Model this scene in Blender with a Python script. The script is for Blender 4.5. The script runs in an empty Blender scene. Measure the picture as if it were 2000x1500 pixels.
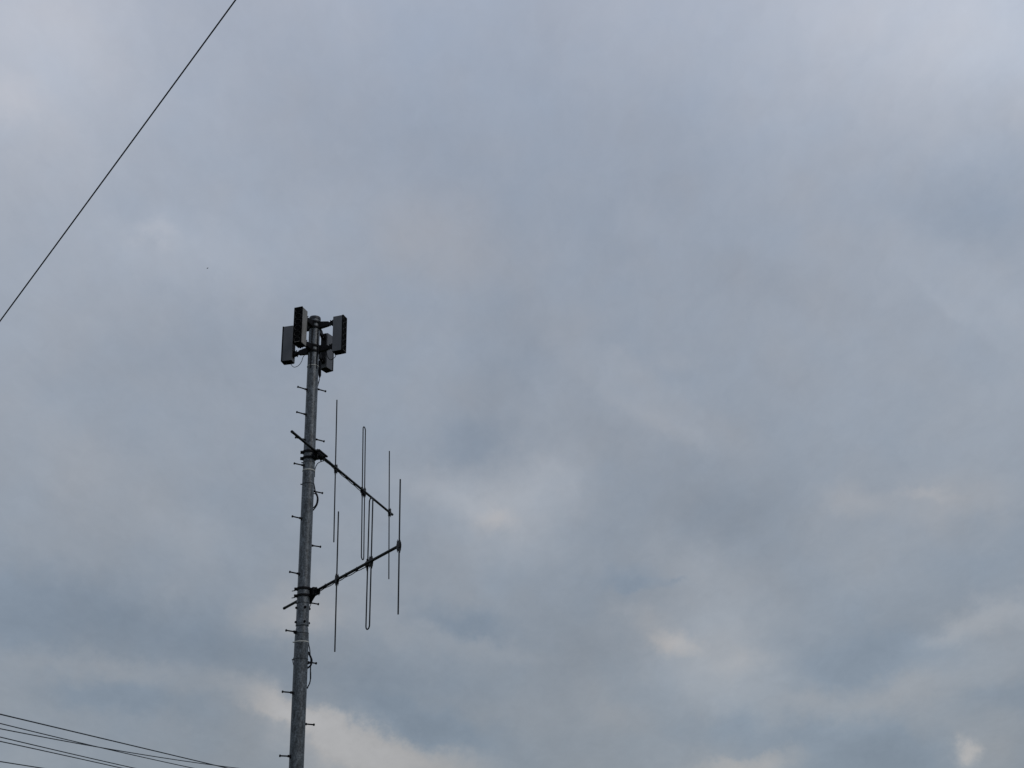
import bpy, bmesh, math, random
from mathutils import Vector, Matrix
R = math.radians
random.seed(7)
sc = bpy.context.scene
COL = sc.collection

# ---------------------------------------------------------------- camera
cam_d = bpy.data.cameras.new("camera")
cam = bpy.data.objects.new("camera", cam_d)
COL.objects.link(cam)
cam_d.sensor_width = 36.0
cam_d.lens = 39.6
cam_d.clip_start = 0.05
cam_d.clip_end = 20000
pitch, roll = R(24.965), R(-2.349)
F = Vector((0, math.cos(pitch), math.sin(pitch)))
U0 = Vector((0, -math.sin(pitch), math.cos(pitch)))
X0 = Vector((1, 0, 0))
X = X0 * math.cos(roll) + U0 * math.sin(roll)
U = U0 * math.cos(roll) - X0 * math.sin(roll)
mw = Matrix((X, U, -F)).transposed().to_4x4()
mw.translation = Vector((0, 0, 1.6))
cam.matrix_world = mw
sc.camera = cam

# ---------------------------------------------------------------- exposure
sc.view_settings.view_transform = 'Standard'
sc.view_settings.look = 'None'
sc.view_settings.exposure = 0.0
sc.view_settings.gamma = 1.0
sc.view_settings.use_curve_mapping = False

# ---------------------------------------------------------------- sun behind the overcast
SUN_EL, SUN_AZ = R(38), R(128)          # azimuth clockwise from +Y
sl = bpy.data.lights.new("sun", 'SUN')
sl.energy = 0.75
sl.angle = R(20)
sl.color = (1.0, 0.965, 0.92)
so = bpy.data.objects.new("sun", sl)
COL.objects.link(so)
sd = Vector((math.sin(SUN_AZ) * math.cos(SUN_EL), math.cos(SUN_AZ) * math.cos(SUN_EL), math.sin(SUN_EL)))
so.rotation_euler = sd.to_track_quat('Z', 'Y').to_euler()
so.location = sd * 50

# ---------------------------------------------------------------- overcast sky (world)
# cloud patches: azimuth, elevation, half sizes, turn, brightness (8 bit levels), warmth, optional edge
BLOBS = [
(-0.5279,0.7078,0.2900,0.2064,-2.891,-1.6,0),
(-0.3287,0.7465,0.3379,0.2146,-3.004,0.9,0),
(-0.1006,0.7648,0.3669,0.2191,-3.108,0.7,0),
(0.1363,0.7560,0.3626,0.2199,3.071,1.6,0),
(0.3572,0.7215,0.3277,0.2164,2.963,6,0),
(0.5459,0.6697,0.2785,0.2082,2.839,-0.5,0),
(-0.4978,0.5730,0.2726,0.2188,-2.927,6.9,0),
(-0.3108,0.6031,0.3131,0.2302,-3.023,-0.6,0),
(-0.1003,0.6166,0.3372,0.2366,-3.115,-1.8,0),
(0.1177,0.6086,0.3347,0.2370,3.076,-5.5,0),
(0.3236,0.5799,0.3070,0.2311,2.983,-0.2,0),
(0.5036,0.5373,0.2655,0.2197,2.879,0.1,0),
(-0.4714,0.4315,0.2567,0.2237,-3.058,-0.1,0),
(-0.2954,0.4520,0.2913,0.2368,-3.085,-1.8,0),
(-0.1001,0.4601,0.3119,0.2443,-3.136,-1.5,0),
(0.1018,0.4527,0.3106,0.2444,3.090,-0.6,0),
(0.2944,0.4303,0.2880,0.2371,3.041,-0.7,0),
(0.4660,0.3979,0.2526,0.2240,3.023,2.6,0),
(-0.4482,0.2890,0.2444,0.2178,2.957,0.3,0),
(-0.2821,0.2997,0.2730,0.2321,3.074,-0.8,0),
(-0.0998,0.3025,0.2902,0.2400,3.106,-0.2,0),
(0.0880,0.2956,0.2896,0.2400,3.119,-4.3,0),
(0.2688,0.2795,0.2714,0.2321,-3.127,-0.5,0),
(0.4324,0.2573,0.2425,0.2175,-2.991,2.4,0),
(-0.4275,0.1512,0.2355,0.2018,2.781,1.2,0),
(-0.2705,0.1533,0.2578,0.2168,2.953,-4.7,0),
(-0.0997,0.1514,0.2715,0.2247,3.062,-0.5,0),
(0.0761,0.1448,0.2713,0.2247,-3.132,-2.2,0),
(0.2463,0.1343,0.2572,0.2167,-3.019,10.8,0),
(0.4023,0.1212,0.2348,0.2017,-2.838,-4.3,0),
(-0.5088,0.6886,0.2438,0.1476,-2.905,14,0.1),
(-0.5123,0.6415,0.0564,0.0274,-3.049,7,0.3),
(-0.4909,0.7167,0.1598,0.0656,-2.915,5,0.1),
(-0.3545,0.5539,0.0356,0.0151,2.973,7,0.2),
(-0.3291,0.5449,0.1102,0.0392,2.954,4,0),
(-0.2802,0.5499,0.2232,0.0743,-2.903,5,0),
(-0.3061,0.4642,0.1975,0.0656,-3.055,-4,0),
(-0.0718,0.7115,0.2186,0.1344,-3.124,-3,-0.15),
(-0.1551,0.6369,0.1904,0.1082,-3.094,-3,0.1),
(0.1512,0.6577,0.1652,0.1116,3.061,-3,0),
(0.5274,0.6717,0.3249,0.1651,2.639,19,0.1),
(0.4474,0.5310,0.0926,0.0547,2.597,-7,-0.2),
(0.4509,0.4570,0.1260,0.0340,2.305,5,0),
(0.4301,0.4445,0.1006,0.0133,2.263,4,0),
(0.2680,0.4990,0.1197,0.0394,2.679,-4,0.1),
(-0.0149,0.4408,0.1343,0.0592,-2.046,-7,-0.1),
(-0.0414,0.3870,0.0676,0.0340,3.119,-6,-0.3),
(-0.0685,0.5592,0.1124,0.0617,-3.141,1,0.4),
(0.1283,0.4187,0.1427,0.0419,2.520,6,0.15),
(0.1312,0.3994,0.1000,0.0130,2.510,3,0.1),
(0.1741,0.3729,0.0401,0.0116,2.281,4,0),
(0.1145,0.4539,0.0607,0.0177,2.583,3,0.1),
(0.1615,0.4496,0.0428,0.0174,2.733,3,0.1),
(0.1351,0.5737,0.0528,0.0306,3.056,4,0),
(-0.0192,0.3209,0.1426,0.0606,3.029,10,0.15),
(-0.0241,0.3179,0.0354,0.0203,-2.860,7,0.55),
(-0.0689,0.3401,0.0903,0.0253,2.799,7,0.1),
(0.0374,0.3524,0.0602,0.0451,3.104,5,0.1),
(-0.0063,0.2869,0.1125,0.0489,3.105,5,0.1),
(-0.0998,0.2981,0.0990,0.0666,3.121,-3,0),
(-0.4514,0.4387,0.1098,0.0919,-3.043,3,0),
(-0.3738,0.3455,0.1041,0.0542,2.542,1,0.2),
(-0.4396,0.2330,0.1479,0.0667,2.999,-9,-0.3),
(-0.3262,0.2220,0.1589,0.0572,2.991,-12,-0.2),
(-0.2956,0.3034,0.0716,0.0293,2.844,6,0),
(-0.2095,0.2336,0.0664,0.0293,2.974,12,0.6),
(-0.1721,0.2415,0.0842,0.0539,3.120,3,0.2),
(-0.3551,0.1877,0.1779,0.0179,3.011,6,0.2),
(-0.3405,0.1639,0.1052,0.0236,2.981,-8,-0.5),
(-0.4012,0.1230,0.1032,0.0297,2.966,3,0),
(-0.1439,0.1858,0.1767,0.0463,2.993,-10,-0.2),
(-0.0499,0.2198,0.0853,0.0269,2.865,-10,-0.4,(-10.217,-35.769,0.45,-0.1)),
(-0.0411,0.2083,0.1017,0.0172,2.978,6,0.2),
(-0.0778,0.1404,0.0919,0.0290,2.834,-10,-0.6),
(0.0631,0.2748,0.1021,0.0531,3.092,-3,0),
(0.1124,0.2564,0.0483,0.0079,3.008,-3,-0.3),
(0.1387,0.2541,0.0191,0.0039,-3.014,-5,-0.2),
(0.0970,0.2640,0.0404,0.0176,3.083,-3,-0.3),
(0.1669,0.2545,0.0880,0.0614,2.586,7,0.1),
(0.1118,0.2245,0.0442,0.0176,2.661,6,0.2),
(0.1354,0.2049,0.0266,0.0163,3.096,14,0.8),
(0.1324,0.2059,0.0823,0.0487,2.761,7,0.2),
(0.1803,0.1805,0.0786,0.0653,2.446,9,0.05),
(0.1895,0.1849,0.0299,0.0210,3.117,5,0.25),
(0.0814,0.2125,0.0955,0.0539,3.096,-5,0),
(0.1919,0.3095,0.1281,0.0573,3.054,-7,-0.1),
(0.2462,0.2473,0.1034,0.0561,2.890,-5,-0.1),
(0.2980,0.3085,0.0541,0.0217,2.847,7,0.3),
(0.3565,0.3069,0.0418,0.0094,2.854,7,0.3),
(0.3758,0.2975,0.0950,0.0295,2.995,4,0.3),
(0.3971,0.2419,0.1097,0.0438,-2.913,-6,-0.3),
(0.3039,0.1826,0.1487,0.0609,-3.085,-12,-0.3),
(0.3920,0.1995,0.0848,0.0213,-2.823,9,0.2),
(0.3571,0.1881,0.0311,0.0120,-2.647,6,0.2),
(0.3697,0.1677,0.1194,0.0389,-2.973,8,0.2),
(0.2897,0.1479,0.1229,0.0200,-3.086,5,0.3),
(0.2779,0.1020,0.1157,0.0471,3.091,-14,-0.6),
(0.1830,0.1325,0.1001,0.0308,3.000,-9,-0.4),
(0.4018,0.1367,0.0819,0.0232,3.052,-5,-0.3),
(0.1873,0.0999,0.0789,0.0222,-3.029,14,0.8,(4.862,-44.865,-0.75,-0.3)),
(0.3560,0.0990,0.0214,0.0167,-3.029,27,0.9),
(0.3596,0.0980,0.0522,0.0286,3.116,6,0.2),
(0.1109,0.1430,0.1046,0.0206,-3.030,3,0.2),
(-0.2118,0.1519,0.0809,0.0302,2.734,17,0.7,(-13.027,-30.393,0.45,0.1)),
(-0.1428,0.1296,0.1254,0.0487,2.839,18,0.75,(-6.083,-19.607,-0.42,-0.22)),
(-0.0910,0.1140,0.0972,0.0305,2.835,10,0.7),
(-0.1773,0.1405,0.0755,0.0304,2.794,8,0.3,(-11.133,-30.987,-0.6,-0.3)),
(-0.2017,0.1165,0.1089,0.0201,3.124,2,0),
(0.0006,0.3382,0.1007,0.0428,3.104,8,0.15),
(-0.0546,0.2139,0.0589,0.0259,2.949,-5,-0.2),
(-0.4308,0.2255,0.0769,0.0478,-3.141,0,-0.2),
(0.3025,0.1745,0.1066,0.0365,-3.138,-2,-0.5),
(0.2776,0.1001,0.0877,0.0353,3.092,-2,-0.3),
(0.3920,0.1995,0.0807,0.0232,-2.821,5,0.1),
(-0.4173,0.3542,0.1077,0.0670,-3.066,4,0),
(0.5261,0.6680,0.1368,0.0973,2.850,5,0.05),
(0.3481,0.6862,0.3221,0.1228,2.940,5,0),
(0.5391,0.6638,0.0900,0.0775,2.868,0,-0.25),
(-0.4691,0.6612,0.1424,0.0797,-2.933,3,0)]
w = bpy.data.worlds.new("World")
sc.world = w
w.use_nodes = True
nt = w.node_tree
nt.nodes.clear()
N, LK = nt.nodes, nt.links

def sock(n, i):
    return n.inputs[i]

def put(s, v):
    if isinstance(v, bpy.types.NodeSocket):
        LK.new(v, s)
    else:
        s.default_value = v

def M(op, a, b=0.0, c=0.0, clamp=False):
    n = N.new('ShaderNodeMath')
    n.operation = op
    n.use_clamp = clamp
    put(n.inputs[0], a)
    put(n.inputs[1], b)
    if op == 'MULTIPLY_ADD':
        put(n.inputs[2], c)
    return n.outputs[0]

def V(op, a, b=None, s=None):
    n = N.new('ShaderNodeVectorMath')
    n.operation = op
    put(n.inputs[0], a)
    if b is not None:
        put(n.inputs[1], b)
    if s is not None:
        put(n.inputs['Scale'], s)
    return n.outputs['Value'] if op in ('DOT_PRODUCT', 'LENGTH') else n.outputs['Vector']

def MR(v, f0, f1, t0, t1, kind='SMOOTHSTEP'):
    n = N.new('ShaderNodeMapRange')
    n.interpolation_type = kind
    put(n.inputs['Value'], v)
    for k, x in (('From Min', f0), ('From Max', f1), ('To Min', t0), ('To Max', t1)):
        n.inputs[k].default_value = x
    return n.outputs['Result']

def NOISE(vec, scale, detail, rough=0.5, distort=0.0, out='Fac'):
    n = N.new('ShaderNodeTexNoise')
    n.noise_dimensions = '3D'
    put(n.inputs['Vector'], vec)
    n.inputs['Scale'].default_value = scale
    n.inputs['Detail'].default_value = detail
    n.inputs['Roughness'].default_value = rough
    n.inputs['Distortion'].default_value = distort
    return n.outputs[out]

tc = N.new('ShaderNodeTexCoord')
dirv = V('NORMALIZE', tc.outputs['Generated'])
sep = N.new('ShaderNodeSeparateXYZ')
LK.new(dirv, sep.inputs[0])
az = M('ARCTAN2', sep.outputs[0], sep.outputs[1])
el = M('ARCSINE', sep.outputs[2])
cmb = N.new('ShaderNodeCombineXYZ')
LK.new(az, cmb.inputs[0])
LK.new(el, cmb.inputs[1])
# ragged cloud edges: shift the coordinates with noise of two sizes
w1 = V('SCALE', V('SUBTRACT', NOISE(dirv, 9.0, 3.0, 0.55, 0, 'Color'), (0.5, 0.5, 0.5)), s=0.05)
w2 = V('SCALE', V('SUBTRACT', NOISE(dirv, 34.0, 5.0, 0.65, 0, 'Color'), (0.5, 0.5, 0.5)), s=0.034)
pos = V('ADD', cmb.outputs[0], V('ADD', w1, w2))
flat = V('MULTIPLY', pos, (1.0, 1.0, 0.0))

base = M('MULTIPLY_ADD', MR(el, R(-5), R(60), R(-5), R(60), 'LINEAR'), 38.39, 145.51)
accL, accW = None, None
for b in BLOBS:
    mp = N.new('ShaderNodeMapping')
    mp.vector_type = 'TEXTURE'
    LK.new(flat, mp.inputs['Vector'])
    mp.inputs['Location'].default_value = (b[0], b[1], 0)
    mp.inputs['Rotation'].default_value = (0, 0, b[4])
    mp.inputs['Scale'].default_value = (b[2], b[3], 1)
    g = N.new('ShaderNodeTexGradient')
    g.gradient_type = 'SPHERICAL'
    LK.new(mp.outputs[0], g.inputs[0])
    v = MR(g.outputs['Fac'], 0, 1, 0, 1)
    if len(b) > 7:
        kx, ky, c0, c1 = b[7]
        yl = V('DOT_PRODUCT', V('SUBTRACT', flat, (b[0], b[1], 0)), (kx, ky, 0))
        v = M('MULTIPLY', v, MR(yl, min(c0, c1), max(c0, c1), 0 if c0 < c1 else 1, 1 if c0 < c1 else 0))
    accL = M('MULTIPLY_ADD', v, float(b[5]), accL if accL else 0.0)
    if b[6]:
        accW = M('MULTIPLY_ADD', v, float(b[6]), accW if accW else 0.0)

# fine cloud texture, drawn out along the drift of the cloud layer
low = M('MAXIMUM', sep.outputs[2], 0.05)
lay = V('SCALE', dirv, s=M('DIVIDE', 1.0, M('ADD', low, 0.30)))
mp = N.new('ShaderNodeMapping')
mp.inputs['Rotation'].default_value = (0, 0, R(35))
mp.inputs['Scale'].default_value = (1.0, 0.55, 1.0)
LK.new(lay, mp.inputs[0])
n1 = M('SUBTRACT', NOISE(mp.outputs[0], 5.0, 5.0, 0.52, 0.3), 0.5)
n2 = M('SUBTRACT', NOISE(mp.outputs[0], 17.0, 5.0, 0.55, 0.5), 0.5)
n5 = M('SUBTRACT', NOISE(V('ADD', mp.outputs[0], w2), 48.0, 4.0, 0.6, 0.6), 0.5)
n6 = M('SUBTRACT', NOISE(V('ADD', mp.outputs[0], w1), 9.5, 5.0, 0.58, 0.4), 0.5)
n3 = M('SUBTRACT', NOISE(dirv, 7.0, 3.0, 0.5), 0.5)
n4 = M('SUBTRACT', NOISE(dirv, 21.0, 3.0, 0.5), 0.5)
L = M('MULTIPLY_ADD', accL, 0.94, base)
L = M('MULTIPLY_ADD', n1, 6.5, L)
L = M('MULTIPLY_ADD', n2, 6.5, L)
L = M('MULTIPLY_ADD', n5, 6.5, L)
L = M('MULTIPLY_ADD', n6, 8.5, L)
wv = M('MULTIPLY_ADD', n3, 0.75, accW)
wv = M('MULTIPLY_ADD', n4, 0.6, wv)
wv = M('MULTIPLY_ADD', accL, 0.008, wv)
wv = M('MAXIMUM', M('MINIMUM', wv, 1.1), -0.5)
cr = M('MULTIPLY_ADD', wv, 7.5, M('SUBTRACT', L, 8.8))
cb = M('MULTIPLY_ADD', wv, -7.5, M('ADD', L, M('MULTIPLY_ADD', el, 9.5, 8.8)))
cc = N.new('ShaderNodeCombineColor')
for i, s in enumerate((cr, L, cb)):
    x = M('MULTIPLY', s, 1 / 255.0)
    # sRGB levels to light
    x = M('POWER', M('DIVIDE', M('ADD', x, 0.055), 1.055), 2.4)
    LK.new(x, cc.inputs[i])
# ground half of the world: dull, so nothing bright shines from below
mixg = N.new('ShaderNodeMix')
mixg.data_type = 'RGBA'
LK.new(MR(sep.outputs[2], -0.06, -0.01, 0, 1), mixg.inputs[0])
mixg.inputs[6].default_value = (0.05, 0.052, 0.05, 1)
LK.new(cc.outputs[0], mixg.inputs[7])
bgc = N.new('ShaderNodeBackground')
LK.new(mixg.outputs[2], bgc.inputs[0])
bgc.inputs[1].default_value = 1.0
sky = N.new('ShaderNodeTexSky')
sky.sky_type = 'NISHITA'
sky.sun_disc = False
sky.sun_elevation = SUN_EL
sky.sun_rotation = SUN_AZ
bgs = N.new('ShaderNodeBackground')
LK.new(sky.outputs[0], bgs.inputs[0])
bgs.inputs[1].default_value = 0.05
# a thin share of the blue sky filters through the cloud layer
mx = N.new('ShaderNodeMixShader')
mx.inputs[0].default_value = 0.03
LK.new(bgc.outputs[0], mx.inputs[1])
LK.new(bgs.outputs[0], mx.inputs[2])
out = N.new('ShaderNodeOutputWorld')
LK.new(mx.outputs[0], out.inputs[0])
w.cycles.sampling_method = 'MANUAL'
w.cycles.sample_map_resolution = 256

# ---------------------------------------------------------------- materials
def mat(name, col, rough=0.6, metal=0.0, var=0.25, scale=8.0, stretch=(1, 1, 1), col2=None, bump=0.0, spec=0.3):
    m = bpy.data.materials.new(name)
    m.use_nodes = True
    t = m.node_tree
    b = t.nodes['Principled BSDF']
    b.inputs['Roughness'].default_value = rough
    b.inputs['Metallic'].default_value = metal
    b.inputs['Specular IOR Level'].default_value = spec
    tcn = t.nodes.new('ShaderNodeTexCoord')
    mp_ = t.nodes.new('ShaderNodeMapping')
    mp_.inputs['Scale'].default_value = stretch
    t.links.new(tcn.outputs['Object'], mp_.inputs[0])
    nz = t.nodes.new('ShaderNodeTexNoise')
    nz.inputs['Scale'].default_value = scale
    nz.inputs['Detail'].default_value = 6
    nz.inputs['Roughness'].default_value = 0.6
    t.links.new(mp_.outputs[0], nz.inputs['Vector'])
    rp = t.nodes.new('ShaderNodeValToRGB')
    c2 = col2 or [c * (1 - var) for c in col]
    c1 = [c * (1 + var) for c in col]
    rp.color_ramp.elements[0].position = 0.32
    rp.color_ramp.elements[1].position = 0.68
    rp.color_ramp.elements[0].color = (*c2, 1)
    rp.color_ramp.elements[1].color = (*c1, 1)
    t.links.new(nz.outputs['Fac'], rp.inputs[0])
    t.links.new(rp.outputs[0], b.inputs['Base Color'])
    mr = t.nodes.new('ShaderNodeMapRange')
    mr.inputs['To Min'].default_value = max(0.05, rough - 0.12)
    mr.inputs['To Max'].default_value = min(1, rough + 0.12)
    t.links.new(nz.outputs['Fac'], mr.inputs['Value'])
    t.links.new(mr.outputs[0], b.inputs['Roughness'])
    if bump:
        bp = t.nodes.new('ShaderNodeBump')
        bp.inputs['Strength'].default_value = bump
        bp.inputs['Distance'].default_value = 0.004
        t.links.new(nz.outputs['Fac'], bp.inputs['Height'])
        t.links.new(bp.outputs[0], b.inputs['Normal'])
    return m

MAT = dict(
    galv=mat('galvanised_steel', (0.077, 0.088, 0.101), 0.45, 0.3, 0.6, 22, (1.5, 1.5, 0.55), bump=0.5, spec=0.5),
    galvdark=mat('weathered_galvanised_steel', (0.022, 0.024, 0.028), 0.55, 0.2, 0.5, 30),
    capm=mat('dark_cap', (0.02, 0.025, 0.035), 0.5, 0, 0.3, 10),
    panel=mat('grey_plastic_housing', (0.092, 0.097, 0.112), 0.5, 0, 0.12, 12, (1, 1, 0.3)),
    panelpale=mat('pale_housing', (0.19, 0.183, 0.175), 0.5, 0, 0.3, 14, (1, 1, 0.25)),
    black=mat('black_plastic', (0.003, 0.003, 0.004), 0.7, 0, 0.3, 20, spec=0.05),
    cell=mat('antenna_cell', (0.009, 0.008, 0.008), 0.5, 0, 0.4, 25),
    bracket=mat('painted_bracket', (0.006, 0.006, 0.008), 0.6, 0.0, 0.6, 40, spec=0.12),
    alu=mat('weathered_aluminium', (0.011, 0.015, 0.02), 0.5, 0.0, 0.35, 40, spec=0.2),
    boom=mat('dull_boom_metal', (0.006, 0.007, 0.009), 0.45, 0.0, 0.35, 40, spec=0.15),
    cable=mat('black_cable', (0.005, 0.006, 0.01), 0.55, 0, 0.3, 30, spec=0.12),
    wire=mat('overhead_wire', (0.02, 0.027, 0.038), 0.55, 0, 0.3, 3),
    tie=mat('white_cable_tie', (0.5, 0.5, 0.48), 0.5, 0, 0.15, 60),
    darktie=mat('steel_band', (0.03, 0.034, 0.04), 0.5, 0.3, 0.3, 60),
    lip=mat('pale_edge', (0.16, 0.15, 0.14), 0.5, 0, 0.4, 60),
    concrete=mat('concrete', (0.3, 0.29, 0.27), 0.9, 0, 0.25, 6, bump=0.5),
    ground=mat('grass_and_soil', (0.06, 0.075, 0.035), 0.95, 0, 0.4, 0.8, bump=0.6),
    feather=mat('dark_feather', (0.05, 0.05, 0.05), 0.8, 0, 0.2, 30),
)

_t = MAT['galv'].node_tree
_b = _t.nodes['Principled BSDF']
_src = _b.inputs['Base Color'].links[0].from_socket
_tc = _t.nodes.new('ShaderNodeTexCoord')
_n = _t.nodes.new('ShaderNodeTexNoise')
_n.inputs['Scale'].default_value = 60
_n.inputs['Detail'].default_value = 4
_t.links.new(_tc.outputs['Object'], _n.inputs['Vector'])
_m = _t.nodes.new('ShaderNodeMapRange')
for _k, _v in (('From Min', 0.35), ('From Max', 0.65), ('To Min', 0.55), ('To Max', 1.45)):
    _m.inputs[_k].default_value = _v
_t.links.new(_n.outputs['Fac'], _m.inputs['Value'])
_x = _t.nodes.new('ShaderNodeVectorMath')
_x.operation = 'SCALE'
_t.links.new(_src, _x.inputs[0])
_t.links.new(_m.outputs[0], _x.inputs['Scale'])
_t.links.new(_x.outputs[0], _b.inputs['Base Color'])

# ---------------------------------------------------------------- mesh helpers
def B():
    return bmesh.new()

def box(bm, c, s, rot=None, bevel=0.0):
    vs = bmesh.ops.create_cube(bm, size=1.0)['verts']
    m_ = Matrix.Translation(Vector(c)) @ (rot.to_4x4() if rot else Matrix.Identity(4)) @ Matrix.Diagonal((*s, 1))
    bmesh.ops.transform(bm, matrix=m_, verts=vs)
    if bevel:
        es = {e for v_ in vs for e in v_.link_edges}
        bmesh.ops.bevel(bm, geom=list(es), offset=bevel, segments=2, affect='EDGES', profile=0.6)

def cyl(bm, a, b, r, r2=None, seg=16):
    a, b = Vector(a), Vector(b)
    d_ = b - a
    q = d_.to_track_quat('Z', 'Y').to_matrix().to_4x4()
    bmesh.ops.create_cone(bm, cap_ends=True, segments=seg, radius1=r, radius2=r if r2 is None else r2,
                          depth=d_.length, matrix=Matrix.Translation((a + b) / 2) @ q)

def ball(bm, c, r, sub=2, scale=(1, 1, 1)):
    bmesh.ops.create_icosphere(bm, subdivisions=sub, radius=r, matrix=Matrix.Translation(Vector(c)) @ Matrix.Diagonal((*scale, 1)))

def spline(pts, n=8):
    P = [Vector(q) for q in pts]
    P = [P[0] * 2 - P[1]] + P + [P[-1] * 2 - P[-2]]
    o = []
    for i in range(1, len(P) - 2):
        for k in range(n):
            t = k / n
            a, b, c, d_ = P[i - 1], P[i], P[i + 1], P[i + 2]
            o.append(0.5 * ((2 * b) + (c - a) * t + (2 * a - 5 * b + 4 * c - d_) * t * t + (3 * b - a - 3 * c + d_) * t ** 3))
    o.append(P[-2])
    return o

def tube(bm, pts, r, seg=10, closed=False):
    pts = [Vector(q) for q in pts]
    n = len(pts)
    rings = []
    nrm = None
    for i, q in enumerate(pts):
        if closed:
            t = (pts[(i + 1) % n] - pts[i - 1]).normalized()
        else:
            t = (pts[min(i + 1, n - 1)] - pts[max(i - 1, 0)]).normalized()
        if nrm is None:
            nrm = t.orthogonal().normalized()
        nrm = (nrm - t * nrm.dot(t)).normalized()
        bn = t.cross(nrm)
        rr = r[i] if isinstance(r, (list, tuple)) else r
        rings.append([bm.verts.new(q + (nrm * math.cos(a) + bn * math.sin(a)) * rr)
                      for a in [2 * math.pi * k / seg for k in range(seg)]])
    for i in range(n if closed else n - 1):
        A_, B_ = rings[i], rings[(i + 1) % n]
        for k in range(seg):
            bm.faces.new((A_[k], A_[(k + 1) % seg], B_[(k + 1) % seg], B_[k]))
    if not closed:
        bm.faces.new(rings[0][::-1])
        bm.faces.new(rings[-1])

def lathe(bm, prof, c=(0, 0), seg=48, closed=False):
    rings = [[bm.verts.new((c[0] + r_ * math.cos(2 * math.pi * k / seg), c[1] + r_ * math.sin(2 * math.pi * k / seg), z_))
              for k in range(seg)] for r_, z_ in prof]
    m_ = len(rings)
    for i in range(m_ if closed else m_ - 1):
        A_, B_ = rings[i], rings[(i + 1) % m_]
        for k in range(seg):
            bm.faces.new((A_[k], A_[(k + 1) % seg], B_[(k + 1) % seg], B_[k]))
    if not closed:
        bm.faces.new(rings[0][::-1])
        bm.faces.new(rings[-1])

def band(bm, z_, h, r0, r1, seg=48):
    lathe(bm, [(r0, z_ - h / 2), (r1, z_ - h / 2), (r1, z_ + h / 2), (r0, z_ + h / 2)], seg=seg, closed=True)

def obj(name, bm, material, parent=None, smooth=True, origin=None):
    bmesh.ops.recalc_face_normals(bm, faces=bm.faces)
    if origin is not None:
        bmesh.ops.translate(bm, vec=-Vector(origin), verts=bm.verts)
    me = bpy.data.meshes.new(name)
    bm.to_mesh(me)
    bm.free()
    me.materials.append(MAT[material])
    if smooth:
        me.polygons.foreach_set('use_smooth', [True] * len(me.polygons))
        me.set_sharp_from_angle(angle=R(38))
    o = bpy.data.objects.new(name, me)
    COL.objects.link(o)
    if parent is not None:
        o.parent = parent
    return o

def tag(o, label, cat, group=None):
    o['label'] = label
    o['category'] = cat
    if group:
        o['group'] = group
    return o

MAST = Vector((-2.2319, 11.3813, 0))
MROT = math.atan2(0.19243, 0.98131)     # mast frame: x right, y away from the camera, z up
MW = Matrix.Translation(MAST) @ Matrix.Rotation(MROT, 4, 'Z')

def thing(name, label, cat, loc, rot=0.0, group=None):
    o = bpy.data.objects.new(name, None)
    o.empty_display_size = 0.2
    COL.objects.link(o)
    o.location = loc
    o.rotation_euler = (0, 0, rot)
    return tag(o, label, cat, group)

# ---------------------------------------------------------------- ground
g = B()
bmesh.ops.create_grid(g, x_segments=60, y_segments=60, size=4000)
o = obj('ground', g, 'ground')
o['kind'] = 'structure'

# ---------------------------------------------------------------- mast
RT = 0.0635                              # upper tube radius
mast = thing('mast', 'tall round galvanised steel mast with step pegs, carrying all the antennas', 'mast', MAST, MROT)
b = B(); box(b, (0, 0, 0.1), (0.9, 0.9, 0.3), bevel=0.02); obj('footing', b, 'concrete', mast)
b = B()
lathe(b, [(0.16, 0.25), (0.16, 0.275), (0.0725, 0.276), (0.0712, 4.06), (0.0708, 4.165), (0.0685, 4.20), (0.0615, 4.262), (0.0585, 4.275), (0.0585, 4.30)])
obj('lower_tube', b, 'galv', mast)
b = B()
lathe(b, [(0.0590, 4.283), (0.0668, 4.283), (0.0668, 4.296), (0.0648, 4.306), (0.064, 5.4), (0.063, 7.0), (0.0615, 7.82), (0.0, 7.82)])
obj('upper_tube', b, 'galv', mast)
b = B()
lathe(b, [(0.060, 7.805), (0.0665, 7.805), (0.0665, 7.83), (0.064, 7.838), (0.0, 7.845)])
obj('top_cap', b, 'capm', mast)
for z_ in (4.465, 4.318):
    for k in range(4):
        a = R(-71 + 90 * k)
        b = B()
        d_ = Vector((math.cos(a), math.sin(a), 0))
        p_ = d_ * 0.062 + Vector((0, 0, z_))
        cyl(b, p_, p_ + d_ * 0.008, 0.012, seg=6)
        ball(b, p_ + d_ * 0.008, 0.0135)
        obj('joint_bolt', b, 'bracket', mast)
# climbing pegs, alternately to either side
PA = R(31)
first = None
pegs = [(1, 6.955 - 0.605 * k) for k in range(11)] + [(-1, 6.912), (-1, 6.612), (-1, 6.312)] + [(-1, 6.015 - 0.6 * k) for k in range(9)]
for s, z_ in pegs:
    if z_ < 0.5:
        continue
    if first is None:
        b = B()
        cyl(b, (0.055, 0, 0), (0.090, 0, 0), 0.0125, seg=6)
        cyl(b, (0.078, 0, 0), (0.173, 0, 0.0), 0.0072, seg=12)
        cyl(b, (0.173, 0, 0), (0.181, 0, 0.0), 0.0125, seg=16)
        box(b, (0.062, 0, -0.006), (0.008, 0.024, 0.034))
        first = o = obj('step_peg', b, 'bracket', mast)
    else:
        o = first.copy()
        COL.objects.link(o)
    o.location = (0.0085 * (z_ < 4.25) * s * math.cos(PA), 0.0085 * (z_ < 4.25) * s * math.sin(PA), z_)
    o.rotation_euler = (R(random.uniform(-3, 3)), R(random.uniform(-2, 2)), PA + (0 if s > 0 else math.pi) + R(random.uniform(-3, 3)))
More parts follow.
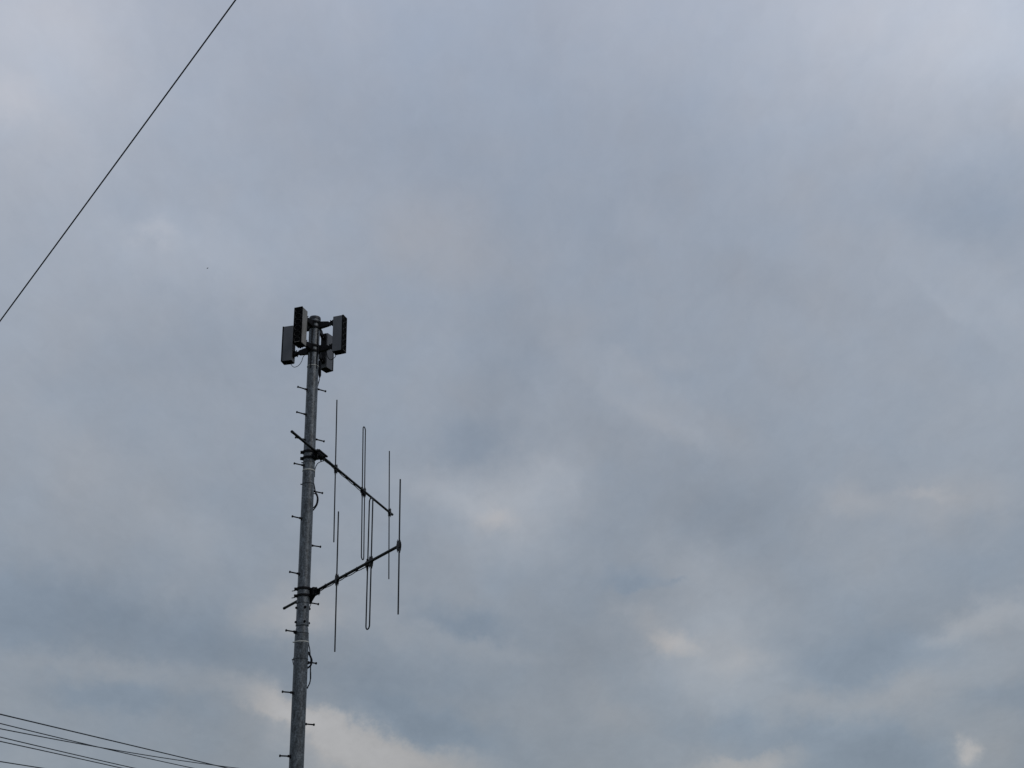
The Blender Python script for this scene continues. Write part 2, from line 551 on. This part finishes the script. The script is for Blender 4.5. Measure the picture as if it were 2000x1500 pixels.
# straps round the mast
def strap(z_, rad, m_, h=0.006, tail=None, name='strap'):
    b = B()
    band(b, z_, h, rad - 0.002, rad + 0.0022)
    if tail is not None:
        d_ = Vector((math.cos(R(tail)), math.sin(R(tail)), 0))
        p_ = d_ * (rad + 0.001) + Vector((0, 0, z_))
        cyl(b, p_, p_ + d_ * 0.016, 0.0065, seg=8)
    o = obj(name, b, m_, mast)
    return o
for z_, rad, m_, h, tl, nm in ((7.21, 0.065, 'tie', 0.007, None, 'cable_tie'), (6.055, 0.0642, 'darktie', 0.004, 184, 'steel_band'), (5.962, 0.0655, 'tie', 0.010, None, 'cable_tie'),
                       (5.808, 0.0645, 'darktie', 0.005, 182, 'steel_band'), (4.515, 0.0646, 'darktie', 0.005, 188, 'steel_band'), (4.204, 0.0685, 'darktie', 0.004, 200, 'steel_band'),
                       (4.118, 0.0715, 'tie', 0.010, 186, 'cable_tie'), (3.945, 0.0715, 'darktie', 0.005, 178, 'steel_band')):
    strap(z_, rad, m_, h, tl, nm)

# antenna clamp collars on the mast
ARMS = [153.5, -120.0, -29.0, 60.0]
for zc in (7.728, 7.425):
    cl = B()
    for dz in (-0.033, 0.033):
        band(cl, zc + dz, 0.019, RT - 0.001, RT + 0.011)
    for a in ARMS:
        for da in (-16, 16):
            rr = Matrix.Rotation(R(a + da), 3, 'Z')
            box(cl, rr @ Vector((RT + 0.009, 0, zc)), (0.008, 0.014, 0.092), rr)
    cl_o = obj('clamp_collar', cl, 'bracket', mast, smooth=False)

# ---------------------------------------------------------------- four panel antennas on arms
PW, PD, PH = 0.097, 0.127, 0.443
def panel_antenna(ang, cx, cy, th, ztop, label, side='panel'):
    zm = 7.58
    org = MW @ Vector((math.cos(R(ang)) * RT, math.sin(R(ang)) * RT, zm))
    t = thing('panel_antenna', label, 'antenna', org, MROT, 'panel antennas round the mast top')
    L0 = Vector((math.cos(R(ang)) * RT, math.sin(R(ang)) * RT, zm))
    ra = Matrix.Rotation(R(th), 3, 'Z')
    c = Vector((cx, cy, ztop - PH / 2))
    def P(x, y, z_):
        return c + ra @ Vector((x, y, z_))
    # housing: open-fronted box with thin rim
    b = B()
    box(b, P(-0.006, 0, 0), (PD - 0.012, PW, PH), ra, bevel=0.003)
    hs = obj('housing', b, 'panel', t, smooth=False, origin=L0)
    b = B()
    tk = 0.006
    for s in (-1, 1):
        box(b, P(PD / 2 - 0.006, s * (PW / 2 - tk / 2 + 0.0015), 0), (0.014, tk, PH + 0.003), ra)
        box(b, P(PD / 2 - 0.006, 0, s * (PH / 2 - tk / 2 + 0.0015)), (0.014, PW - 2 * tk + 0.0025, tk), ra)
    obj('front_rim', b, 'black', t, smooth=False, origin=L0)
    b = B()
    box(b, P(PD / 2 - 0.010, 0, 0), (0.006, PW - 0.012, PH - 0.010), ra)
    obj('front_panel', b, 'black', t, smooth=False, origin=L0)
    # a column of radiating cells in the dark front
    for k in range(6):
        b = B()
        z_ = PH * (-0.5 + (k + 0.5) / 6)
        ring = [P(PD / 2 - 0.004, 0.036 * math.cos(2 * math.pi * q / 20), z_ + 0.030 * math.sin(2 * math.pi * q / 20)) for q in range(20)]
        tube(b, ring, 0.0035, 6, closed=True)
        obj('radiating_cell', b, 'cell', t, origin=L0)
    # pale lip along the bottom of the front
    b = B()
    box(b, P(PD / 2 + 0.0015, 0.006, -PH / 2 + 0.009), (0.003, PW * 0.66, 0.0045), ra)
    obj('front_lip', b, 'lip', t, smooth=False, origin=L0)
    # bottom plate with connectors
    b = B()
    box(b, P(-0.004, 0, -PH / 2 - 0.003), (PD - 0.02, PW - 0.01, 0.006), ra)
    obj('bottom_plate', b, 'black', t, smooth=False, origin=L0)
    b = B()
    cyl(b, P(-0.03, 0.0, -PH / 2 - 0.004), P(-0.03, 0.0, -PH / 2 - 0.026), 0.010)
    obj('connector', b, 'bracket', t, origin=L0)
    if side != 'panel':  # thin sheet that makes this one side paler than the rest of the housing
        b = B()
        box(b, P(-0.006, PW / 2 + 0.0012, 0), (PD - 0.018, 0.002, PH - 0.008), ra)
        o = obj('pale_side', b, side, t, smooth=False, origin=L0)
        o['label'] = 'paler side of the housing'
    # two arms: plate at the mast, tapering web, knuckle and bolts, plate on the back of the housing
    for zc in (7.728, 7.425):
        d_ = Vector((math.cos(R(ang)), math.sin(R(ang)), 0))
        m0 = d_ * (RT + 0.004) + Vector((0, 0, zc))
        back = P(-PD / 2 - 0.006, 0, 0)
        back.z = zc - 0.008
        dv = (back - m0)
        ln = dv.length
        q = dv.to_track_quat('X', 'Z').to_matrix()
        b = B()
        # tapering arm
        sect = [(0.0, 0.030, 0.040), (0.45, 0.024, 0.030), (0.62, 0.021, 0.026), (0.66, 0.016, 0.018), (0.84, 0.016, 0.018)]
        prev = None
        for f_, hy, hz in sect:
            ring = [b.verts.new(m0 + q @ Vector((f_ * ln, sy * hy * 0.75, sz * hz))) for sy, sz in ((-1, -1), (1, -1), (1, 1), (-1, 1))]
            if prev:
                for k in range(4):
                    b.faces.new((prev[k], prev[(k + 1) % 4], ring[(k + 1) % 4], ring[k]))
            else:
                b.faces.new(ring[::-1])
            prev = ring
        b.faces.new(prev)
        arm = obj('arm', b, 'bracket', t, smooth=False, origin=L0)
        b = B()
        kc = m0 + q @ Vector((0.86 * ln, 0, 0))
        cyl(b, kc + q @ Vector((0, -0.026, 0)), kc + q @ Vector((0, 0.026, 0)), 0.023, seg=18)
        box(b, kc + q @ Vector((0.016, 0, 0)), (0.03, 0.040, 0.052), q)
        for s in (-1, 1):
            box(b, P(-PD / 2 - 0.012, s * 0.020, 0) * 1.0 + Vector((0, 0, zc - c.z - 0.004)), (0.026, 0.004, 0.06), ra)
        obj('knuckle', b, 'bracket', t, smooth=False, origin=L0)
        for s in (-1, 1):
            b = B()
            e = kc + q @ Vector((-0.004, s * 0.024, 0.014))
            cyl(b, e, e + q @ Vector((-0.004, s * 0.016, 0.006)), 0.006, seg=6)
            obj('arm_bolt', b, 'galvdark', arm, origin=L0)
            b = B()
            e = kc + q @ Vector((-0.012, s * 0.012, 0.018 * s))
            cyl(b, e, e + q @ Vector((-0.004, 0, s * 0.020)), 0.0055, seg=6)
            obj('arm_bolt', b, 'galvdark', arm, origin=L0)
    b = B()
    bk = P(-PD / 2 - 0.003, 0, 0)
    bk.z = 7.58 - 0.01
    box(b, bk, (0.006, 0.06, 0.39), ra)
    obj('back_plate', b, 'bracket', t, smooth=False, origin=L0)
    return t
PA_A = panel_antenna(153.5, -0.284, 0.142, 158, 7.767, 'panel antenna at the left of the mast top, showing its broad grey side')
PA_B = panel_antenna(-120, -0.158, -0.282, -118, 7.783, 'panel antenna nearest the camera, with black front and paler side', 'panelpale')
PA_C = panel_antenna(-29, 0.281, -0.154, -28, 7.777, 'panel antenna furthest right, grey side with a row of dark cells facing right')
PA_D = panel_antenna(60, 0.154, 0.294, 52, 7.765, 'panel antenna on the far side of the mast top, lowest in view, partly hidden')

# ---------------------------------------------------------------- two vertical yagi antennas
def ringpath(c, u, v, a, r_, n=12, start=0.0):
    return [c + u * (r_ * math.cos(start + math.pi * k / n)) + v * (r_ * math.sin(start + math.pi * k / n)) for k in range(n + 1)]

def yagi(Y, label, scale, front, stub):
    a, b_ = Vector(Y['a']), Vector(Y['b'])
    dirb = (b_ - a).normalized()
    side = Vector((dirb.y, -dirb.x, 0))          # horizontal, across the boom
    tm = (MAST - a).dot(dirb)
    mid = a + dirb * tm                           # boom point beside the mast
    mid.z = a.z
    off = Vector((MAST.x, MAST.y, a.z)) - mid     # towards the mast axis
    offn = off.normalized()
    org = mid.copy()
    t = thing('yagi_antenna', label, 'antenna', org, 0, 'yagi antennas clamped to the mast')
    rb = 0.0142
    b = B(); cyl(b, a, b_, rb, seg=20); cyl(b, a - dirb * 0.003, a + dirb * 0.03, rb + 0.0012, seg=20); cyl(b, b_ - dirb * 0.012, b_ + dirb * 0.004, rb + 0.002, seg=20)
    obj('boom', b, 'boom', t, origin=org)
    for k, (P0, top, bot) in enumerate(Y['rods']):
        P0, top, bot = Vector(P0), Vector(top), Vector(bot)
        ax = (top - bot).normalized()
        if k != 1:
            b = B(); cyl(b, bot, top, 0.0070 * scale, seg=12)
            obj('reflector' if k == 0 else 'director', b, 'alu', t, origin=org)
        else:
            g_ = 0.036
            u = dirb
            rr = 0.0068 * scale
            pts = ringpath(top - ax * g_, u, ax, 0, g_) + ringpath(bot + ax * g_, -u, -ax, 0, g_)
            # densify the long sides so the tube stays round
            b = B(); tube(b, pts, rr, 10, closed=True)
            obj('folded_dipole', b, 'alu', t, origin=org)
            b = B()
            c = P0 - u * g_
            cyl(b, c - ax * 0.045, c + ax * 0.045, 0.011, seg=14)
            cyl(b, c - ax * 0.075, c - ax * 0.045, 0.006, 0.011, seg=14)
            box(b, c + u * 0.02 - Vector((0, 0, 0.004)), (0.075, 0.034, 0.05), Matrix((dirb, side, Vector((0, 0, 1)))).transposed(), bevel=0.004)
            obj('feed_box', b, 'bracket', t, origin=org)
        # diamond shaped clamp holding the rod on the boom
        b = B()
        cc_ = P0 if k != 1 else P0 + dirb * 0.036
        hh = 0.060
        out_ = dirb * (1 if k else -1)
        for s in (-1, 1):
            o_ = side * (0.013 * s)
            shp = [cc_ + ax * hh, cc_ + ax * 0.012 - dirb * 0.022, cc_ - ax * 0.012 - dirb * 0.022, cc_ - ax * (hh + 0.006),
                   cc_ - ax * 0.014 + dirb * 0.022, cc_ + ax * 0.014 + dirb * 0.022]
            v0 = [b.verts.new(q + o_ - side * 0.0015) for q in shp]
            v1 = [b.verts.new(q + o_ + side * 0.0015) for q in shp]
            b.faces.new(v0); b.faces.new(v1[::-1])
            for i in range(6):
                b.faces.new((v0[i], v0[(i + 1) % 6], v1[(i + 1) % 6], v1[i]))
        for s in (-1, 1):
            e = cc_ + ax * (s * 0.035)
            cyl(b, e - side * 0.022, e + side * 0.022, 0.004, seg=8)
            cyl(b, e - ax * 0.013, e + ax * 0.013, 0.0085 * scale, seg=12)
        obj('rod_clamp', b, 'galvdark', t, smooth=False, origin=org)
    # feed cable slung under the boom with ties
    Pd = Vector(Y['rods'][1][0]) - dirb * 0.03
    pts = []
    n = 14
    p0 = mid + dirb * 0.14
    for i in range(n + 1):
        q = p0.lerp(Pd, i / n)
        sg = 0.020 + 0.007 * abs(math.sin(i * math.pi / 3 + 1.0))
        pts.append(q - Vector((0, 0, sg)) + side * 0.003)
    pts[-1] = Pd - Vector((0, 0, 0.03))
    b = B(); tube(b, spline(pts, 4), 0.0042, 8)
    obj('feed_cable', b, 'cable', t, origin=org)
    for i in (2, 5, 8, 11):
        b = B()
        q = p0.lerp(Pd, i / n)
        e1, e2 = q - dirb * 0.004, q + dirb * 0.004
        cyl(b, e1, e2, rb + 0.0028, seg=14)
        cyl(b, e1 - Vector((0, 0, 0.018)), e2 - Vector((0, 0, 0.018)), 0.007, seg=10)
        cyl(b, q + Vector((0, 0, rb)), q + Vector((0, 0, rb + 0.011)) + side * 0.004, 0.003, seg=6)
        obj('cable_tie', b, 'cable', t, origin=org)
    # mast mount: two half-round bands, lugs with bolts, channel along the boom
    mr_ = Matrix((dirb, side, Vector((0, 0, 1)))).transposed()
    mc = Vector((MAST.x, MAST.y, a.z - 0.012))
    for dz in (-0.036, 0.036):
        b = B()
        band(b, 0, 0.020, RT - 0.001, RT + 0.013)
        bmesh.ops.translate(b, vec=mc + Vector((0, 0, dz)), verts=b.verts)
        for ang in (180, 172):
            d_ = MW.to_3x3() @ Vector((math.cos(R(ang)), math.sin(R(ang)), 0))
            if ang == 180:
                cyl(b, mc + d_ * 0.070 + Vector((0, 0, dz)), mc + d_ * 0.096 + Vector((0, 0, dz)), 0.020 if not stub else 0.017, 0.017, seg=12)
        if stub:
            d_ = MW.to_3x3() @ Vector((-1, -0.25, -0.25))
            cyl(b, mc + d_ * 0.085 + Vector((0, 0, dz)), mc + d_ * 0.118 + Vector((0, 0, dz)), 0.0045, seg=8)
        obj('mast_band', b, 'bracket', t, smooth=False, origin=org)
    b = B()
    reach = off.length
    # block between mast and boom
    box(b, mid + offn * (reach - RT) * 0.5 + Vector((0, 0, -0.012)), (0.075, max(0.02, reach - RT), 0.095), mr_)
    # channel plates either side of the boom
    for s in (-1, 1):
        box(b, mid + side * (s * 0.020) + dirb * 0.03 + Vector((0, 0, -0.006 + 0.004 * s)), (0.20, 0.004, 0.058), mr_)
    box(b, mid + dirb * 0.03 + Vector((0, 0, -0.030)), (0.19, 0.044, 0.005), mr_)
    obj('mount_bracket', b, 'bracket', t, smooth=False, origin=org)
    b = B()
    for s_ in ((0.047,) if not stub else ()):
        cyl(b, mid + side * s_ + dirb * (-0.085) + Vector((0, 0, 0.002)), mid + side * s_ + dirb * 0.125 + Vector((0, 0, 0.002)), 0.0115, seg=12)
        for dx in (-0.07, 0.11):
            cyl(b, mid + dirb * dx + side * 0.018 + Vector((0, 0, -0.012)), mid + dirb * dx + side * (s_ + 0.002) + Vector((0, 0, 0.0)), 0.008, seg=8)
    if not stub:
        obj('clamp_rail', b, 'bracket', t, origin=org)
    else:
        # triangular gusset below the lower bracket
        q0 = mid + offn * (reach - RT) * 0.5
        shp = [q0 + dirb * 0.09 + Vector((0, 0, -0.045)), q0 - dirb * 0.03 + Vector((0, 0, -0.045)), q0 - dirb * 0.03 + Vector((0, 0, -0.105))]
        v0 = [b.verts.new(q - side * 0.018) for q in shp]
        v1 = [b.verts.new(q + side * 0.018) for q in shp]
        b.faces.new(v0); b.faces.new(v1[::-1])
        for i in range(3):
            b.faces.new((v0[i], v0[(i + 1) % 3], v1[(i + 1) % 3], v1[i]))
        box(b, q0 + dirb * 0.03 + Vector((0, 0, -0.008)), (0.13, 0.05, 0.085), mr_, bevel=0.004)
        obj('gusset', b, 'bracket', t, smooth=False, origin=org)
    for dx in (-0.05, 0.11):
        b = B()
        c = mid + dirb * dx
        ub = [c + side * (0.017 * math.cos(math.pi * k / 10)) + Vector((0, 0, 0.017 * math.sin(math.pi * k / 10))) for k in range(11)]
        tube(b, [ub[0] - Vector((0, 0, 0.055))] + ub + [ub[-1] - Vector((0, 0, 0.055))], 0.0035, 8)
        for s in (-1, 1):
            cyl(b, c + side * 0.017 * s - Vector((0, 0, 0.034)), c + side * 0.017 * s - Vector((0, 0, 0.044)), 0.0075, seg=6)
        cyl(b, c + side * 0.014, c + side * 0.042 + Vector((0, 0, 0.008)), 0.0040, seg=8)
        obj('u_bolt', b, 'galvdark', t, origin=org)
    return t, mid, dirb
YU = dict(a=(-2.293, 10.721, 6.152), b=(-1.574, 13.521, 6.152), rods=[((-2.017, 11.846, 6.152), (-2.029, 11.844, 7.003), (-2.015, 11.846, 5.299)), ((-1.816, 12.626, 6.152), (-1.819, 12.626, 6.982), (-1.809, 12.627, 5.320)), ((-1.597, 13.437, 6.152), (-1.607, 13.436, 6.978), (-1.599, 13.437, 5.300))])
YL = dict(a=(-2.566, 12.044, 4.641), b=(-1.087, 9.923, 4.641), rods=[((-1.826, 10.984, 4.641), (-1.830, 10.983, 5.354), (-1.826, 10.984, 3.925)), ((-1.431, 10.435, 4.641), (-1.422, 10.437, 5.295), (-1.435, 10.435, 4.005)), ((-1.093, 9.930, 4.641), (-1.083, 9.931, 5.287), (-1.096, 9.930, 4.010))])
_, midU, dU = yagi(YU, 'upper yagi antenna, its boom running down to the right away from the mast', 1.0, True, False)
_, midL, dL = yagi(YL, 'lower yagi antenna, its boom rising to the right towards the camera', 1.0, False, True)

# ---------------------------------------------------------------- cables on the mast
def cable(name, label, pts, r_, n=8, group='black cables tied along the mast', cat='cable', extra=None):
    P = spline(pts, n)
    b = B(); tube(b, P, r_, 8)
    if extra:
        extra(b)
    og = MW @ Vector(pts[0])
    bmesh.ops.transform(b, matrix=MW, verts=b.verts)
    bmesh.ops.translate(b, vec=-og, verts=b.verts)
    o = obj(name, b, 'cable')
    o.location = og
    return tag(o, label, cat, group)

def pc(ang, rad, z_):
    return (math.cos(R(ang)) * rad, math.sin(R(ang)) * rad, z_)
cable('coax_cable', 'thin black cable down the left of the mast face between the antenna collars',
      [pc(-113, 0.0665, 7.66), pc(-113, 0.068, 7.5), pc(-113, 0.079, 7.44), pc(-113, 0.079, 7.37), pc(-113, 0.068, 7.3), pc(-113, 0.0665, 7.215), pc(-116, 0.0635, 7.17)], 0.0065)
cable('coax_cable', 'thin black cable down the right of the mast face between the antenna collars',
      [pc(-52, 0.0665, 7.66), pc(-52, 0.068, 7.5), pc(-52, 0.079, 7.44), pc(-52, 0.079, 7.37), pc(-52, 0.068, 7.3), pc(-51, 0.0665, 7.215), pc(-48, 0.0635, 7.17)], 0.0065)
# loops from the panel antennas
cable('jumper_cable', 'thin cable looping under the left panel antenna to the mast',
      [(-0.245, 0.125, 7.31), (-0.235, 0.115, 7.272), (-0.205, 0.1, 7.247), (-0.161, 0.1, 7.271), (-0.130, 0.1, 7.324), (-0.11, 0.1, 7.39), (-0.05, 0.045, 7.43)], 0.0034, group='jumper cables of the panel antennas')
cable('jumper_cable', 'thin cable looping under the right panel antenna in front of the far one',
      [(0.235, -0.11, 7.335), (0.245, -0.05, 7.333), (0.225, -0.02, 7.322), (0.188, -0.0, 7.312), (0.155, 0.0, 7.355), (0.144, 0.0, 7.406), (0.12, -0.01, 7.43)], 0.0040, group='jumper cables of the panel antennas')
cable('jumper_cable', 'short thin cable hanging below the panel antenna nearest the camera',
      [(-0.130, -0.24, 7.34), (-0.119, -0.2, 7.335), (-0.117, -0.18, 7.30), (-0.10, -0.08, 7.33), (-0.06, -0.04, 7.40)], 0.0024, group='jumper cables of the panel antennas')

def splice(b):
    cyl(b, (0.0745, 0.02, 7.285), (0.0795, 0.02, 7.12), 0.0165, 0.0155, seg=14)
    cyl(b, (0.0795, 0.02, 7.12), (0.079, 0.02, 7.09), 0.0155, 0.006, seg=14)
    cyl(b, (0.073, 0.02, 7.31), (0.0745, 0.02, 7.285), 0.007, 0.0165, seg=14)
    cyl(b, (0.058, 0.02, 7.255), (0.074, 0.02, 7.255), 0.012, seg=10)
cable('spliced_cable', 'black cable with a thick taped splice, beside the mast below the far panel antenna',
      [(0.066, 0.10, 7.43), (0.075, 0.05, 7.38), (0.072, 0.03, 7.31), (0.076, 0.02, 7.2), (0.079, 0.02, 7.1), (0.068, 0.03, 7.04), (0.052, 0.045, 6.98), (0.035, 0.056, 6.9), (0.03, 0.060, 6.5)], 0.0034, extra=splice)
cable('jumper_cable', 'thin second cable leaving the splice on the right of the mast',
      [(0.078, 0.02, 7.09), (0.079, 0.02, 7.07), (0.071, 0.02, 7.02), (0.055, 0.04, 6.96), (0.04, 0.055, 6.9)], 0.0022, group='jumper cables of the panel antennas')
# feeder loop by the upper yagi
Pm = MW.inverted() @ (midU + dU * 0.14)
cable('feeder_cable', 'thin cable curving from the upper yagi mount down to the mast',
      [(Pm.x, Pm.y, Pm.z - 0.035), (0.100, 0.02, Pm.z - 0.085), (0.076, 0.02, Pm.z - 0.125), (0.066, 0.02, Pm.z - 0.17), (0.0655, 0.02, Pm.z - 0.25)], 0.0045)
cable('feeder_cable', 'slack loop of doubled black cable on the mast, between the two yagi antennas',
      [(0.060, 0.03, 5.83), (0.070, 0.02, 5.78), (0.080, 0.02, 5.735), (0.100, 0.02, 5.700), (0.111, 0.02, 5.652), (0.105, 0.02, 5.600), (0.088, 0.02, 5.562), (0.064, 0.025, 5.53), (0.03, 0.058, 5.50), (0.0, 0.068, 5.4)],
      0.0072, extra=lambda b: tube(b, spline([(0.058, 0.03, 5.715), (0.082, 0.02, 5.712), (0.100, 0.02, 5.680), (0.102, 0.02, 5.640), (0.096, 0.02, 5.600), (0.078, 0.02, 5.568), (0.055, 0.03, 5.55)], 6), 0.0060, 8))
Pl = MW.inverted() @ (midL + dL * 0.10)
cable('feeder_cable', 'short thin cable dropping from the lower yagi mount behind the step peg',
      [(Pl.x - 0.02, Pl.y, Pl.z - 0.05), (0.095, 0.0, 4.56), (0.082, 0.01, 4.52), (0.070, 0.02, 4.49), (0.062, 0.035, 4.45)], 0.0040)
cable('feeder_cable', 'thin cable bowing off the right of the mast below the white tie',
      [(0.068, 0.02, 4.14), (0.073, 0.01, 4.1), (0.084, 0.0, 4.05), (0.090, 0.0, 4.00), (0.092, 0.0, 3.97)], 0.0050)
cable('feeder_cable', 'bunched black cable loop round the second lowest right step peg',
      [(0.066, 0.02, 4.025), (0.078, 0.0, 4.01), (0.093, 0.0, 3.978), (0.107, 0.0, 3.945), (0.108, 0.0, 3.915), (0.098, 0.0, 3.885), (0.072, 0.01, 3.865), (0.05, 0.05, 3.86)], 0.0095,
      extra=lambda b: tube(b, spline([(0.068, 0.0, 3.90), (0.090, -0.005, 3.91), (0.100, 0, 3.935), (0.094, 0, 3.97), (0.075, 0, 4.0)], 6), 0.006, 8))
cable('feeder_cable', 'black cable hanging and curling back under the bunched loop',
      [(0.100, 0.0, 3.93), (0.099, 0.0, 3.88), (0.100, 0.0, 3.83), (0.103, 0.0, 3.77), (0.097, 0.0, 3.715), (0.076, 0.0, 3.668)], 0.0060,
      extra=lambda b: (cyl(b, (0.101, 0, 3.82), (0.1035, 0, 3.755), 0.0072), cyl(b, (0.0735, 0, 3.66), (0.081, 0, 3.676), 0.0065), cyl(b, (0.0985, 0, 3.85), (0.106, 0, 3.848), 0.005)))
cable('feeder_cable', 'small cable bulge showing at the left edge of the mast near the bottom band',
      [(-0.060, 0.035, 4.0), (-0.072, 0.01, 3.962), (-0.078, 0.0, 3.932), (-0.072, 0.01, 3.901), (-0.058, 0.04, 3.86)], 0.0035)

# ---------------------------------------------------------------- overhead wires
def wire(label, pts, r_, group=None):
    og = Vector(pts[0])
    b = B(); tube(b, pts, r_, 8)
    o = obj('overhead_wire', b, 'wire', origin=og)
    o.location = og
    return tag(o, label, 'wire', group)
Tw = Vector((*(0.187, 0.982), 0))
labels = ['topmost and thickest of the bundle of wires crossing the lower left corner',
          'second wire down at the left edge of the lower left bundle',
          'third wire down at the left edge, flatter and crossing the one above it',
          'fourth wire down at the left edge of the lower left bundle',
          'fifth wire down at the left edge, just under the fourth',
          'lowest wire in the very corner, apart from the others']
for i, (bs, c) in enumerate([((-9.123, 20.019), (-0.000012, 0.00109, 4.9947)), ((-9.123, 20.019), (0.001240, -0.01171, 4.8451)), ((-8.878, 19.972), (0.001917, 0.01388, 4.7010)), ((-9.123, 20.019), (0.000886, -0.01690, 4.6254)), ((-9.005, 19.997), (-0.000549, -0.00688, 4.5261)), ((-9.123, 20.019), (0.000600, 0.01082, 4.2273))]):
    pts = []
    for k in range(-40, 75):
        s = k * 0.6
        e_ = min(max(s, -2.0), 10.0)
        z_ = c[0] * e_ * e_ + c[1] * e_ + c[2]
        if s > 10:
            z_ += min(2 * c[0] * 10 + c[1], 0.0) * (s - 10)
        if s < -2:
            z_ += (-4 * c[0] + c[1]) * (s + 2)
        pts.append((bs[0] + Tw.x * s, bs[1] + Tw.y * s, z_))
    wire(labels[i], pts, 0.0115 if i == 0 else 0.0090, 'wires crossing the lower left corner')
a, m_, b_ = Vector((-1.919, 6.294, 7.74)), Vector((-3.2, 7.443, 7.024)), Vector((-4.252, 8.235, 6.207))
d_ = (b_ - a)
pts = []
for k in range(-60, 100):
    s = k / 20
    q = a + d_ * s
    q.z += 0.012 * (s * s - s)
    pts.append(q)
wire('single dark wire slanting steeply across the upper left corner', pts, 0.0056)

# ---------------------------------------------------------------- a bird far off
bc = Vector((0, 0, 1.6)) + Vector((-0.2555, 0.8247, 0.5045)) * 80
b = B()
tube(b, spline([(-0.075, 0, 0), (-0.05, 0, 0), (0, 0, 0.0), (0.045, 0, 0.004), (0.07, 0, 0.008)], 3), [0.004, 0.008, 0.012, 0.015, 0.018, 0.020, 0.021, 0.020, 0.018, 0.015, 0.013, 0.010, 0.004], 8)
for s in (-1, 1):
    pts = [(0.03, 0, 0.008), (0.045, 0.06 * s, 0.03), (0.01, 0.13 * s, 0.022), (-0.01, 0.06 * s, 0.027), (-0.02, 0, 0.006)]
    vs = [b.verts.new(Vector(q)) for q in pts]
    v2 = [b.verts.new(Vector(q) - Vector((0, 0, 0.005))) for q in pts]
    b.faces.new(vs); b.faces.new(v2[::-1])
    for i in range(5):
        b.faces.new((vs[i], vs[(i + 1) % 5], v2[(i + 1) % 5], v2[i]))
bird = obj('bird', b, 'feather')
bird.scale = (0.75, 0.75, 0.75)
bird.location = bc
bird.rotation_euler = (R(75), R(40), R(25))
tag(bird, 'tiny distant flying bird, a dark speck in the clouds left of the mast top', 'bird')
